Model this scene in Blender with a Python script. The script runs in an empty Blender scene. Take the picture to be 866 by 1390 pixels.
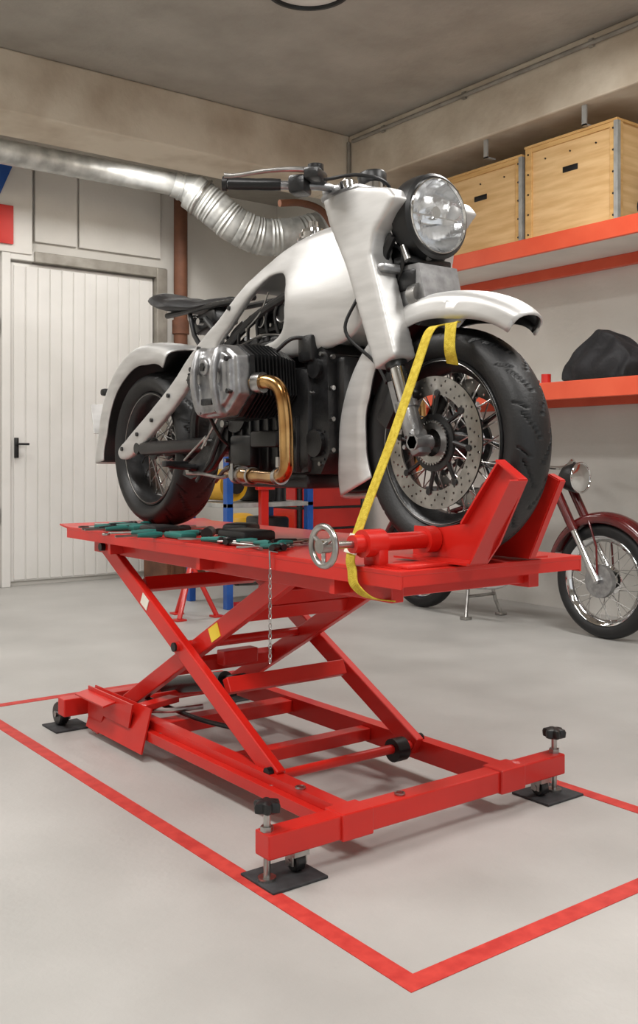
import bpy, bmesh, math, random
from mathutils import Vector, Matrix, Euler
random.seed(7)
C = bpy.context
def L(c):
    return tuple(((v/255)/12.92 if v/255<=.04045 else ((v/255+.055)/1.055)**2.4) for v in c)+(1,)

# ---------------------------------------------------------------- materials
def mat(name, c1, c2=None, rough=.5, metal=0., scale=8., stretch=(1,1,1), bump=0., bscale=None,
        rvar=0., coat=0., detail=4., emit=None, estr=0., trans=0., alpha=1., lo=.35, hi=.65):
    m = bpy.data.materials.new(name); m.use_nodes = True
    nt = m.node_tree; N = nt.nodes; K = nt.links
    b = N['Principled BSDF']
    b.inputs['Roughness'].default_value = rough
    b.inputs['Metallic'].default_value = metal
    b.inputs['Coat Weight'].default_value = coat
    b.inputs['Transmission Weight'].default_value = trans
    b.inputs['Alpha'].default_value = alpha
    tc = N.new('ShaderNodeTexCoord'); mp = N.new('ShaderNodeMapping')
    mp.inputs['Scale'].default_value = stretch
    K.new(tc.outputs['Object'], mp.inputs['Vector'])
    nz = N.new('ShaderNodeTexNoise'); nz.inputs['Scale'].default_value = scale
    nz.inputs['Detail'].default_value = detail
    K.new(mp.outputs['Vector'], nz.inputs['Vector'])
    cr = N.new('ShaderNodeValToRGB')
    cr.color_ramp.elements[0].position = lo; cr.color_ramp.elements[1].position = hi
    if c2 is None: c2 = tuple(min(255, v*1.06+2) for v in c1)
    cr.color_ramp.elements[0].color = L(c1); cr.color_ramp.elements[1].color = L(c2)
    K.new(nz.outputs['Fac'], cr.inputs['Fac'])
    K.new(cr.outputs['Color'], b.inputs['Base Color'])
    if rvar:
        mr = N.new('ShaderNodeMapRange')
        mr.inputs['To Min'].default_value = max(0, rough-rvar); mr.inputs['To Max'].default_value = rough+rvar
        K.new(nz.outputs['Fac'], mr.inputs['Value']); K.new(mr.outputs['Result'], b.inputs['Roughness'])
    if bump:
        n2 = N.new('ShaderNodeTexNoise'); n2.inputs['Scale'].default_value = bscale or scale*4
        n2.inputs['Detail'].default_value = 5
        K.new(mp.outputs['Vector'], n2.inputs['Vector'])
        bp = N.new('ShaderNodeBump'); bp.inputs['Strength'].default_value = bump
        bp.inputs['Distance'].default_value = .01
        K.new(n2.outputs['Fac'], bp.inputs['Height']); K.new(bp.outputs['Normal'], b.inputs['Normal'])
    if emit:
        b.inputs['Emission Color'].default_value = L(emit); b.inputs['Emission Strength'].default_value = estr
    return m

M = {}
M['alu'] = mat('brushed_aluminium', (194,193,191), (208,207,205), rough=.48, metal=.68, scale=6, stretch=(1,1,6), rvar=.06, bump=.02, bscale=90)
M['alu2'] = mat('cast_aluminium', (140,140,141), (168,168,169), rough=.36, metal=.85, scale=30, bump=.1, bscale=300)
M['chrome'] = mat('chrome', (215,215,215), (230,230,230), rough=.07, metal=1.)
M['steel'] = mat('steel', (150,148,145), (185,183,180), rough=.28, metal=1., scale=20)
M['gold'] = mat('heat_tinted_steel', (150,104,58), (206,166,110), rough=.2, metal=1., scale=9)
M['black'] = mat('black_plastic', (14,14,15), (22,22,23), rough=.4)
M['blackm'] = mat('black_engine_paint', (18,18,19), (32,32,33), rough=.32, scale=25, bump=.1, bscale=200)
M['fin'] = mat('fin_black_metal', (34,34,35), (50,50,51), rough=.3, metal=.6)
M['rubber'] = mat('tyre_rubber', (14,14,15), (22,22,23), rough=.5, scale=12, bump=.1, bscale=150)
M['leather'] = mat('black_leather', (20,20,22), (30,30,32), rough=.45, bump=.3, bscale=180)
M['red'] = mat('red_paint', (188,26,18), (206,36,26), rough=.34, scale=3, rvar=.08, coat=.15)
M['redtape'] = mat('red_floor_tape', (180,42,36), (202,62,52), rough=.65, scale=24, detail=8)
M['orange'] = mat('orange_shelf_paint', (216,82,52), (226,94,62), rough=.45, scale=4)
M['white'] = mat('white_shelf_board', (214,211,205), (226,223,217), rough=.5, scale=3)
M['strap'] = mat('yellow_webbing', (196,168,36), (220,196,66), rough=.8, scale=90, bump=.5, bscale=400)
M['label'] = mat('paper_label', (226,222,205), (236,232,220), rough=.7)
M['yellowlab'] = mat('yellow_label', (222,190,40), (232,206,70), rough=.6)
M['floor'] = mat('painted_concrete_floor', (165,163,159), (182,180,176), rough=.45, scale=2.2, detail=12, bump=.1, bscale=60, rvar=.08, lo=.3, hi=.7)
M['wall'] = mat('plaster_wall', (210,207,200), (226,223,217), rough=.85, scale=1.2, detail=8, bump=.15, bscale=40)
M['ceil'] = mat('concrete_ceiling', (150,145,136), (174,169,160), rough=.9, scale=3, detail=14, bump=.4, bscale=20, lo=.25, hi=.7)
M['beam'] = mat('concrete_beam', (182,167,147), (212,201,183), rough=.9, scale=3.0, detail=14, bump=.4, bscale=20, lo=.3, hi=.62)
M['door'] = mat('door_white_metal', (222,220,215), (232,230,226), rough=.45, scale=2)
M['frame'] = mat('door_frame_grey', (134,129,120), (160,155,146), rough=.5, metal=.2)
M['duct'] = mat('galvanised_duct', (160,161,159), (196,197,194), rough=.45, metal=.5, scale=10)
M['brown'] = mat('rusty_pipe', (92,58,42), (120,78,56), rough=.7, scale=6)
M['wood'] = mat('plywood', (206,166,112), (226,190,138), rough=.65, scale=3, stretch=(1,1,9), bump=.1)
M['wood2'] = mat('pine_batten', (196,152,92), (214,174,114), rough=.65, scale=4, stretch=(1,1,8))
M['blue'] = mat('blue_paint', (26,74,150), (34,88,168), rough=.4)
M['maroon'] = mat('maroon_paint', (74,12,14), (96,18,19), rough=.22, coat=.5)
M['dark'] = mat('dark_rubber_mat', (40,40,42), (58,58,60), rough=.8, scale=30)
M['teal'] = mat('teal_tool_grip', (26,96,90), (34,112,104), rough=.5)
M['fabric'] = mat('black_bag_fabric', (18,18,21), (28,28,32), rough=.7, bump=.4, bscale=60)
M['glass'] = mat('lens_glass', (240,244,246), rough=.02, alpha=.10)
M['reflector'] = mat('reflector', (222,224,226), (240,241,243), rough=.1, metal=1., scale=14, stretch=(4,1,.3), bump=.25, bscale=14)
M['lamp'] = mat('lamp_diffuser', (240,240,235), rough=.5, emit=(255,250,240), estr=4.)
M['cyl_yellow'] = mat('yellow_enamel', (214,160,24), (226,176,40), rough=.4)

# ---------------------------------------------------------------- geometry helper
def catmull(pts, n):
    P = [Vector(p) for p in pts]; out = []
    for i in range(len(P)-1):
        p0 = P[i-1] if i else P[0]*2-P[1]; p1 = P[i]; p2 = P[i+1]
        p3 = P[i+2] if i+2 < len(P) else P[-1]*2-P[-2]
        for k in range(n):
            t = k/n
            out.append(.5*((2*p1)+(p2-p0)*t+(2*p0-5*p1+4*p2-p3)*t*t+(3*p1-p0-3*p2+p3)*t**3))
    out.append(P[-1]); return out

class G:
    def __init__(s): s.v=[]; s.f=[]
    def add(s, v, f):
        o=len(s.v); s.v += [tuple(x) for x in v]; s.f += [tuple(i+o for i in q) for q in f]; return s
    def addmesh(s, me, mtx=None):
        vs=[(mtx@v.co if mtx else v.co) for v in me.vertices]
        return s.add(vs, [tuple(p.vertices) for p in me.polygons])
    def box(s, c, d, rot=(0,0,0), bev=0., seg=2):
        bm=bmesh.new(); bmesh.ops.create_cube(bm, size=1.)
        for v in bm.verts: v.co=Vector((v.co.x*d[0],v.co.y*d[1],v.co.z*d[2]))
        if bev: bmesh.ops.bevel(bm, geom=list(bm.edges), offset=bev, segments=seg, affect='EDGES', profile=.5)
        R=Euler(rot).to_matrix(); c=Vector(c)
        bm.verts.index_update()
        s.add([R@v.co+c for v in bm.verts], [[v.index for v in f.verts] for f in bm.faces]); bm.free(); return s
    def b2(s, a, b, **k):
        return s.box([(a[i]+b[i])/2 for i in range(3)], [abs(b[i]-a[i]) for i in range(3)], **k)
    def cyl(s, a, b, r, r2=None, n=20, caps=True):
        return s.rev([(0,r),(( Vector(b)-Vector(a)).length, r if r2 is None else r2)], a, Vector(b)-Vector(a), n=n, caps=caps)
    def rev(s, prof, o, axis, n=48, caps=False, closed=False, fn=None):
        ax=Vector(axis).normalized(); o=Vector(o)
        t=Vector((0,0,1)) if abs(ax.z)<.9 else Vector((1,0,0))
        u=ax.cross(t).normalized(); w=ax.cross(u).normalized()
        V=[];m=len(prof)
        for i in range(n):
            a=2*math.pi*i/n; dr=u*math.cos(a)+w*math.sin(a)
            for j,(h,r) in enumerate(prof):
                if fn: r=fn(a,j,h,r)
                V.append(o+ax*h+dr*r)
        F=[]
        for i in range(n):
            i2=(i+1)%n
            for j in range(m if closed else m-1):
                j2=(j+1)%m
                F.append((i*m+j,i*m+j2,i2*m+j2,i2*m+j))
        if caps:
            F.append([i*m for i in range(n)]); F.append([i*m+m-1 for i in range(n)][::-1])
        return s.add(V,F)
    def tube(s, pts, r, n=10, sm=0, closed=False, caps=True):
        P=catmull(pts,sm) if sm else [Vector(p) for p in pts]
        k=len(P); rr=r if isinstance(r,(list,tuple)) else None
        V=[]; prev=None
        for i in range(k):
            if closed: t=(P[(i+1)%k]-P[i-1]).normalized()
            else: t=(P[min(i+1,k-1)]-P[max(i-1,0)]).normalized()
            if prev is None:
                a=Vector((0,0,1)) if abs(t.z)<.9 else Vector((1,0,0)); u=t.cross(a).normalized()
            else: u=(prev-t*prev.dot(t)).normalized()
            prev=u; w=t.cross(u)
            if rr:
                q=i/(k-1)*(len(rr)-1); q0=int(min(q,len(rr)-2)); ra=rr[q0]+(rr[q0+1]-rr[q0])*(q-q0)
            else: ra=r
            for j in range(n):
                a=2*math.pi*j/n; V.append(P[i]+(u*math.cos(a)+w*math.sin(a))*ra)
        F=[]
        for i in range(k if closed else k-1):
            i2=(i+1)%k
            for j in range(n): F.append((i*n+j,i*n+(j+1)%n,i2*n+(j+1)%n,i2*n+j))
        if caps and not closed: F.append(list(range(n))[::-1]); F.append([(k-1)*n+j for j in range(n)])
        return s.add(V,F)
    def torus(s, c, axis, R, r, n=40, m=10):
        return s.rev([(r*math.cos(2*math.pi*j/m),R+r*math.sin(2*math.pi*j/m)) for j in range(m)], c, axis, n=n, closed=True)
    def prism(s, poly, x0, x1):   # poly in (y,z), extruded along x
        k=len(poly)
        V=[(x0,p[0],p[1]) for p in poly]+[(x1,p[0],p[1]) for p in poly]
        F=[list(range(k)),list(range(k,2*k))[::-1]]+[(i,(i+1)%k,(i+1)%k+k,i+k)[::-1] for i in range(k)]
        return s.add(V,F)
    def ribbon(s, pts, wdir, w, t, sm=0):
        P=catmull(pts,sm) if sm else [Vector(p) for p in pts]
        V=[];k=len(P); wd=Vector(wdir).normalized()
        for i in range(k):
            tg=(P[min(i+1,k-1)]-P[max(i-1,0)]).normalized(); a=(wd-tg*wd.dot(tg)).normalized(); n=tg.cross(a)
            for sx,sy in ((-1,-1),(1,-1),(1,1),(-1,1)): V.append(P[i]+a*w/2*sx+n*t/2*sy)
        F=[(i*4+j,i*4+(j+1)%4,i*4+4+(j+1)%4,i*4+4+j) for i in range(k-1) for j in range(4)]
        F+= [(3,2,1,0),tuple((k-1)*4+j for j in range(4))]
        return s.add(V,F)
    def sphere(s, c, d, n=24, m=14):
        s.rev([(-d[2]*math.cos(math.pi*j/m), max(1e-4,math.sin(math.pi*j/m))) for j in range(m+1)], c, (0,0,1), n=n)
        for i in range(len(s.v)-n*(m+1),len(s.v)):
            v=s.v[i]; s.v[i]=(c[0]+(v[0]-c[0])*d[0], c[1]+(v[1]-c[1])*d[1], v[2])
        return s

def plate(outer, holes, x0, x1, bev=0., smooth=False):
    cu=bpy.data.curves.new('tmp','CURVE'); cu.dimensions='2D'; cu.fill_mode='BOTH'
    cu.extrude=max(1e-4,abs(x1-x0)/2-bev); cu.bevel_depth=bev; cu.bevel_resolution=2
    for pl in [outer]+holes:
        sp=cu.splines.new('POLY')
        if smooth and len(pl)>3:
            q=[Vector((p[0],p[1],0)) for p in pl]; q=q+[q[0]]
            P=[q[-2]]+q+[q[1]]; pts=[]
            for i in range(1,len(P)-2):
                p0,p1,p2,p3=P[i-1],P[i],P[i+1],P[i+2]
                for k in range(5):
                    t=k/5; pts.append(.5*((2*p1)+(p2-p0)*t+(2*p0-5*p1+4*p2-p3)*t*t+(3*p1-p0-3*p2+p3)*t**3))
        else: pts=[Vector((p[0],p[1],0)) for p in pl]
        sp.points.add(len(pts)-1)
        for i,p in enumerate(pts): sp.points[i].co=(p.x,p.y,0,1)
        sp.use_cyclic_u=True
    ob=bpy.data.objects.new('tmp',cu); C.scene.collection.objects.link(ob); C.view_layer.update()
    me=bpy.data.meshes.new_from_object(ob.evaluated_get(C.evaluated_depsgraph_get()))
    xm=(x0+x1)/2
    mt=Matrix(((0,0,1,xm),(1,0,0,0),(0,1,0,0),(0,0,0,1)))
    g=G().addmesh(me,mt); bpy.data.objects.remove(ob); bpy.data.curves.remove(cu); bpy.data.meshes.remove(me)
    return g

def group(name, loc):
    e=bpy.data.objects.new(name,None); e.location=loc; e.empty_display_size=.1
    C.scene.collection.objects.link(e); return e
def obj(name, g, m, parent=None, smooth=True, ang=35, solid=0.):
    me=bpy.data.meshes.new(name); me.from_pydata(g.v,[],g.f)
    bm=bmesh.new(); bm.from_mesh(me)
    bmesh.ops.recalc_face_normals(bm, faces=bm.faces); bm.to_mesh(me); bm.free()
    if smooth: me.shade_smooth(); me.set_sharp_from_angle(angle=math.radians(ang))
    else: me.shade_flat()
    me.materials.append(M[m] if isinstance(m,str) else m)
    if parent is None:
        vs=[v.co for v in me.vertices]
        c=Vector([(min(v[i] for v in vs)+max(v[i] for v in vs))/2 for i in range(3)])
        me.transform(Matrix.Translation(-c))
    o=bpy.data.objects.new(name,me); C.scene.collection.objects.link(o)
    if parent is None: o.location=c
    else:
        o.parent=parent; o.matrix_parent_inverse=Matrix.Translation(-Vector(parent.location))
    if solid:
        md=o.modifiers.new('s','SOLIDIFY'); md.thickness=solid; md.offset=0
    return o
def vox(g, size, it=6, fac=.5, deform=None):
    me=bpy.data.meshes.new('t'); me.from_pydata(g.v,[],g.f)
    bm=bmesh.new(); bm.from_mesh(me); bmesh.ops.remove_doubles(bm,verts=bm.verts,dist=1e-5)
    bmesh.ops.recalc_face_normals(bm,faces=bm.faces); bm.to_mesh(me); bm.free()
    o=bpy.data.objects.new('t',me); C.scene.collection.objects.link(o)
    r=o.modifiers.new('r','REMESH'); r.mode='VOXEL'; r.voxel_size=size
    s=o.modifiers.new('s','SMOOTH'); s.iterations=it; s.factor=fac
    C.view_layer.update()
    m2=bpy.data.meshes.new_from_object(o.evaluated_get(C.evaluated_depsgraph_get()))
    out=G()
    vs=[v.co.copy() for v in m2.vertices]
    if deform: vs=[deform(v) for v in vs]
    out.add(vs,[tuple(p.vertices) for p in m2.polygons])
    bpy.data.objects.remove(o); bpy.data.meshes.remove(me); bpy.data.meshes.remove(m2)
    return out
def lerp(tab,x):
    if x<=tab[0][0]: return tab[0][1]
    for (a,b),(c,d) in zip(tab,tab[1:]):
        if x<=c:
            t=(x-a)/(c-a); t=t*t*(3-2*t); return b+(d-b)*t
    return tab[-1][1]

# ---------------------------------------------------------------- room
H=3.42; XW=5.3; YB=7.7; X0=-2.6; Y0=-2.8
obj('floor', G().b2((X0-.2,Y0-.2,-.12),(XW+.2,YB+.2,0)), 'floor', smooth=False)
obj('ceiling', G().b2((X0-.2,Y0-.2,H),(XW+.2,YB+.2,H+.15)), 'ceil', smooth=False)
obj('wall_back', G().b2((X0,YB,0),(XW+.2,YB+.15,H)), 'wall', smooth=False)
obj('wall_right', G().b2((XW,Y0,0),(XW+.15,YB,H)), 'wall', smooth=False)
obj('wall_left', G().b2((X0-.15,Y0,0),(X0,YB,H)), 'wall', smooth=False)
wf=G().b2((X0,Y0-.15,0),(-1.6,Y0,H)).b2((3.8,Y0-.15,0),(XW,Y0,H)).b2((-1.6,Y0-.15,2.9),(3.8,Y0,H))
obj('wall_front', wf, 'wall', smooth=False)
obj('trim_beam_back', G().b2((X0,5.7,3.05),(4.58,6.15,H),bev=.012), 'beam', smooth=False)
obj('trim_beam_right', G().b2((4.58,Y0,3.05),(XW,6.15,H),bev=.012), 'beam', smooth=False)

fm=group('floor_marking',(1.84,2.7,0))
w=.024
g=G().b2((1.27-w,1.39-w,0),(1.27+w,3.98+w,.0015)).b2((2.415-w,1.39-w,0),(2.415+w,3.98+w,.0015))
g.b2((1.27+w,1.39-w,0),(2.415-w,1.39+w,.0015)).b2((1.27+w,3.98-w,0),(2.415-w,3.98+w,.0015))
obj('tape',g,'redtape',fm,smooth=False)

# door
d=group('door_1',(3.35,7.65,1.3))
g=G()
for i in range(12):
    xa=2.74+i*.1
    g.b2((xa+.006,7.66,.05),(xa+.096,7.675,2.55),bev=.004)
g.b2((2.72,7.67,.04),(3.97,7.69,2.57))
obj('leaf',g,'door',d,smooth=False)
g=G().b2((2.90,7.615,2.585),(4.08,7.7,2.67),bev=.006).b2((3.98,7.6,0),(4.08,7.7,2.66),bev=.006)
obj('door_frame',g,'frame',d,smooth=False)
g=G().b2((2.64,7.63,0),(2.71,7.7,2.68),bev=.006).b2((2.645,7.635,2.59),(2.91,7.7,2.67),bev=.006)
obj('left_jamb',g,'door',d,smooth=False)
g=G().b2((2.745,7.63,1.02),(2.775,7.66,1.18),bev=.004).cyl((2.76,7.66,1.13),(2.76,7.61,1.13),.01).cyl((2.76,7.61,1.13),(2.85,7.61,1.13),.009)
obj('handle',g,'black',d)
d=group('door_2',(2.2,7.65,1.3))
obj('leaf',G().b2((1.3,7.655,.03),(2.6,7.69,2.62),bev=.006),'door',d,smooth=False)
obj('hinge',G().cyl((2.62,7.65,.5),(2.62,7.65,.62),.012).cyl((2.62,7.65,2.0),(2.62,7.65,2.12),.012),'frame',d)
d=group('wall_panelling',(3.4,7.68,3.0))
g=G()
for xa,xb in ((2.92,3.28),(3.30,4.05)): g.b2((xa,7.67,2.76),(xb,7.695,3.4),bev=.006)
obj('panels',g,'wall',d,smooth=False)

d=group('wall_banner',(2.5,7.6,2.95))
obj('board',G().b2((2.1,7.62,2.64),(2.88,7.66,3.38),bev=.004),'white',d,smooth=False)
obj('red_field',G().b2((2.3,7.6,2.70),(2.72,7.62,3.0)),'red',d,smooth=False)
obj('blue_field',G().box((2.64,7.6,3.27),(.1,.012,.5),rot=(0,.4,0)),'blue',d,smooth=False)

# pipes
obj('drain_pipe',G().cyl((4.18,7.55,0),(4.18,7.55,3.4),.06).cyl((4.18,7.55,2.1),(4.18,7.55,2.22),.075).cyl((4.18,7.55,.9),(4.18,7.55,1.02),.075),'brown')
d=group('ventilation_duct',(3.4,7,3.1))
g=G(); pr=[]
n=100
for i in range(n+1):
    h=i/n*2.3; pr.append((h,.088+(.003 if i%6==0 else 0)))
g.rev(pr,(1.55,7.0,3.22),(1,0,0),n=28,caps=True)
g.rev([(0,.1),(.06,.1),(.06,.108),(.08,.108),(.08,.1),(.2,.145)],(3.80,7.0,3.22),(1,-.25,-.25),n=28,caps=True)
obj('rigid_duct',g,'duct',d)
path=catmull([(3.95,6.96,3.18),(4.1,6.88,3.06),(4.27,6.8,2.92),(4.48,6.72,2.84),(4.72,6.62,2.86),(5.0,6.55,2.95),(5.2,6.55,3.05)],16)
rr=[.15+(.0035 if i%2 else -.0025)+random.uniform(-.004,.004) for i in range(len(path))]
g=G(); g.tube(path,rr,n=26)
obj('flexible_duct',g,'duct',d)
obj('duct_clamp',G().torus((4.02,6.92,3.13),(.8,-.45,-.6),.153,.012,n=40,m=8),'steel',d)
g=G().tube([(4.563,-2.5,3.36),(4.563,5.64,3.36)],.014,n=10)
for y in (1.5,2.5,3.5,4.5,5.3): g.box((4.566,y,3.36),(.02,.03,.045))
obj('electrical_conduit',g,'frame')
g=G().tube([(4.56,5.685,3.36),(4.56,5.685,2.6)],.013,n=10)
obj('vertical_conduit',g,'frame')
obj('red_hose',G().tube([(4.3,6.21,2.98),(4.5,6.2,3.01),(4.7,6.2,2.98),(4.85,6.2,2.84),(5.05,6.2,2.76),(5.24,6.2,2.74)],.028,sm=6),'brown')

d=group('ceiling_lamp',(2.93,4.0,3.38))
obj('rim',G().rev([(0,.20),(0,.215),(.045,.215),(.045,.195),(.02,.192),(0,.20)],(2.94,3.99,3.37),(0,0,1),n=48),'black',d)
obj('diffuser',G().rev([(0,.001),(.004,.1),(.02,.192),(.045,.197)],(2.94,3.99,3.365),(0,0,1),n=48),'white',d)
def fixture(x,y,power,ln=1.3):  # unseen ceiling light: area light with housing and tubes built around it
    d=group('unseen_ceiling_light',(x,y,H-.06))
    obj('housing',G().b2((x-.16,y-ln/2,H-.07),(x+.16,y+ln/2,H),bev=.008),'white',d,smooth=False)
    obj('tube_1',G().cyl((x-.07,y-ln/2+.03,H-.09),(x-.07,y+ln/2-.03,H-.09),.018),'lamp',d)
    obj('tube_2',G().cyl((x+.07,y-ln/2+.03,H-.09),(x+.07,y+ln/2-.03,H-.09),.018),'lamp',d)
    li=bpy.data.lights.new('lamp_light','AREA'); li.shape='RECTANGLE'; li.size=.5 if ln>1 else .3; li.size_y=ln; li.energy=power; li.color=(1,.982,.955)
    lo=bpy.data.objects.new('lamp_light',li); C.scene.collection.objects.link(lo)
    lo.parent=d; lo.location=(0,0,-.08)
for x,y,p,l in ((0.2,.6,58,1.3),(2.7,.3,58,1.3),(.3,3.0,64,1.3),(3.4,2.6,52,1.3),(3.55,6.5,22,.5),(1.9,6.6,28,.7),(-1.2,5.0,40,1.3)):  # short ones hidden behind the back beam are added to brighten the rear
    fixture(x,y,p,l)

# ---------------------------------------------------------------- shelves
def shelf(z,name):
    d=group(name,(4.9,3,z))
    obj('board',G().b2((4.57,-1.,z-.03),(5.29,5.6,z)),'white',d,smooth=False)
    g=G().b2((4.545,-1.,z-.1),(4.57,5.6,z+.004),bev=.004).b2((5.24,-1.,z-.1),(5.29,5.6,z-.03),bev=.004)
    for y in (-.9,1.1,5.5): g.b2((4.57,y-.02,z-.1),(5.24,y+.02,z-.03))
    obj('rails',g,'orange',d,smooth=False)
shelf(2.33,'wall_shelf'); shelf(1.455,'wall_shelf')
def crate(y0,y1,z1,x0=4.65):
    z0=2.334; d=group('wooden_crate',((x0+5.2)/2,(y0+y1)/2,z0))
    g=G()
    g.b2((x0+.012,y0+.012,z0),(5.2,y1-.012,z1-.012))
    obj('panels',g,'wood',d,smooth=False)
    g=G(); t=.05
    for (a,b) in ((y0,y0+t),(y1-t,y1)):
        g.b2((x0,a,z0),(x0+.02,b,z1-.01),bev=.002)
    for (a,b) in ((z0,z0+t*.6),(z1-t*.8,z1-.008)):
        g.b2((x0+.003,y0+.002,a),(x0+.018,y1-.002,b),bev=.002)
    for xx in (x0+.004,5.2-t): g.b2((xx,y0-.001,z0),(xx+t,y0+.015,z1-.01),bev=.002)
    g.b2((x0-.004,y0-.004,z1-.012),(5.204,y1+.004,z1+.004),bev=.002)
    obj('battens',g,'wood2',d,smooth=False)
    g=G(); ym=(y0+y1)/2
    g.box((x0+.011,ym,z0+(z1-z0)*.66),(.006,.11,.035),bev=.0028)
    for a in (y0+.025,y1-.025):
        for k in range(5):
            zz=z0+.05+k*(z1-z0-.1)/4; g.cyl((x0-.004,a,zz),(x0+.002,a,zz),.006,n=8)
    for k in range(3): g.cyl((x0+.006,y0+.15+k*(y1-y0-.3)/2,z1-.1),(x0+.013,y0+.15+k*(y1-y0-.3)/2,z1-.1),.005,n=8)
    obj('handle_and_bolts',g,'black',d)
    g=G()
    g.b2((x0-.007,y0-.006,z0),(x0-.003,y0+.018,z1-.012)).b2((x0-.006,y0-.008,z0),(x0+.022,y0-.003,z1-.012))
    obj('corner_irons',g,'duct',d,smooth=False)
crate(3.39,4.06,2.925); crate(4.09,4.80,2.89)
crate(4.86,5.5,2.8)
g=G()
for y in (4.35,3.58): g.b2((4.62,y,2.93),(4.632,y+.03,3.05)).b2((4.62,y,2.93),(4.70,y+.03,2.94))
obj('ceiling_hanger_hooks',g,'duct',smooth=False)
d=group('shelf_parts_stack',(4.8,3.15,2.33))
obj('canisters',G().cyl((4.68,3.2,2.40),(5.1,3.2,2.40),.065).cyl((4.68,3.05,2.40),(5.1,3.05,2.40),.065).cyl((4.68,3.13,2.52),(5.1,3.13,2.52),.06),'steel',d)
obj('caps',G().cyl((4.66,3.2,2.40),(4.69,3.2,2.40),.068).cyl((4.66,3.05,2.40),(4.69,3.05,2.40),.068).box((4.8,3.13,2.62),(.2,.2,.08),bev=.01),'black',d)
g=G()
g.prism([(3.83,1.46),(3.82,1.56),(3.70,1.70),(3.62,1.765),(3.52,1.72),(3.40,1.63),(3.36,1.55),(3.38,1.46)],4.70,4.98)
g.sphere((4.74,3.6,1.55),(.1,.2,.1)).sphere((4.84,3.45,1.54),(.15,.14,.1))
def bag(v):
    s=max(.35,1-(v.z-1.46)*1.6); return Vector((4.84+(v.x-4.84)*s+.01*math.sin(v.y*40+v.z*22), v.y+.008*math.sin(v.z*45+v.x*30), v.z))
g=vox(g,.012,10,.5,bag)
mn=min(v[2] for v in g.v); g.v=[(v[0],v[1],v[2]+1.456-mn) for v in g.v]
obj('duffel_bag',g,'fabric',ang=80)
g=G().cyl((4.75,3.98,1.456),(4.75,3.98,1.53),.03).cyl((4.78,4.1,1.456),(4.78,4.1,1.50),.035); obj('paint_tins',g,'red')
g=G().b2((4.62,3.04,1.456),(4.9,3.22,1.56),bev=.01).b2((4.64,3.06,1.56),(4.86,3.2,1.60),bev=.006); obj('cardboard_boxes',g,'wood2')

# ---------------------------------------------------------------- wheels
def tyre(cx,cy,cz,R,wd,rim,ngroove=16,tread=True,nt=900):
    prof=[];mid=rim+(R-rim)*.52; m=48
    for j in range(m+1):
        t=math.radians(-148+296*j/m)
        s=math.sin(t); c=math.cos(t)
        u=wd/2*math.copysign(abs(s)**.92,s)
        r=mid+(R-mid)*c if c>0 else mid+(mid-rim)*c/0.85
        prof.append((u,r))
    def fn(a,j,h,r):
        if not tread or r<mid+.2*(R-mid): return r
        q=abs(h)/(wd/2); sg=1 if h>0 else -1
        b=a*ngroove/(2*math.pi)
        s=(b+q*.9+(.5 if sg>0 else 0))%1
        s2=(b+q*.5+.45+(.5 if sg>0 else 0))%1
        if s<.085 and .10<q<.74: return r-.0055
        if s2<.06 and .45<q<.93: return r-.005
        return r
    return G().rev(prof,(cx,cy,cz),(1,0,0),n=nt,fn=fn)
def wheel(par,cx,cy,cz,R,wd,rim,pre,spokes=40,rimmat='blackm',tread=True,hubr=.04,hubw=.05,hubmat='blackm',spmat='steel',ng=16):
    obj(pre+'_tyre',tyre(cx,cy,cz,R,wd,rim,tread=tread,ngroove=ng,nt=900 if tread else 120),'rubber',par,ang=60)
    rw=wd*.36
    g=G().rev([(-rw,rim+.006),(-rw-.004,rim+.002),(-rw,rim-.008),(-rw*.6,rim-.016),(-rw*.3,rim-.03),(rw*.3,rim-.03),(rw*.6,rim-.016),(rw,rim-.008),(rw+.004,rim+.002),(rw,rim+.006)],(cx,cy,cz),(1,0,0),n=96,closed=True)
    obj(pre+'_rim',g,rimmat,par,ang=60)
    if rimmat=='blackm':
        obj(pre+'_rim_pinstripe',G().torus((cx-rw-.0035,cy,cz),(1,0,0),rim-.003,.0012,n=96,m=6).torus((cx+rw+.0035,cy,cz),(1,0,0),rim-.003,.0012,n=96,m=6),'steel',par)
    g=G()
    for i in range(spokes):
        a=2*math.pi*i/spokes; sd=1 if i%2 else -1; off=.62*(1 if (i//2)%2 else -1)
        h=Vector((cx+sd*hubw,cy+hubr*math.cos(a+off),cz+hubr*math.sin(a+off)))
        e=Vector((cx+sd*.008,cy+(rim-.028)*math.cos(a),cz+(rim-.028)*math.sin(a)))
        g.cyl(h,e,.0021,n=6)
    obj(pre+'_spokes',g,spmat,par)
    g=G().rev([(-hubw-.012,.012),(-hubw-.012,hubr*.75),(-hubw-.004,hubr*1.1),(-hubw+.004,hubr*1.1),(-hubw*.6,hubr*.75),(hubw*.6,hubr*.75),(hubw-.004,hubr*1.1),(hubw+.004,hubr*1.1),(hubw+.012,hubr*.75),(hubw+.012,.012)],(cx,cy,cz),(1,0,0),n=36,closed=True)
    obj(pre+'_hub',g,hubmat,par)

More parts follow.
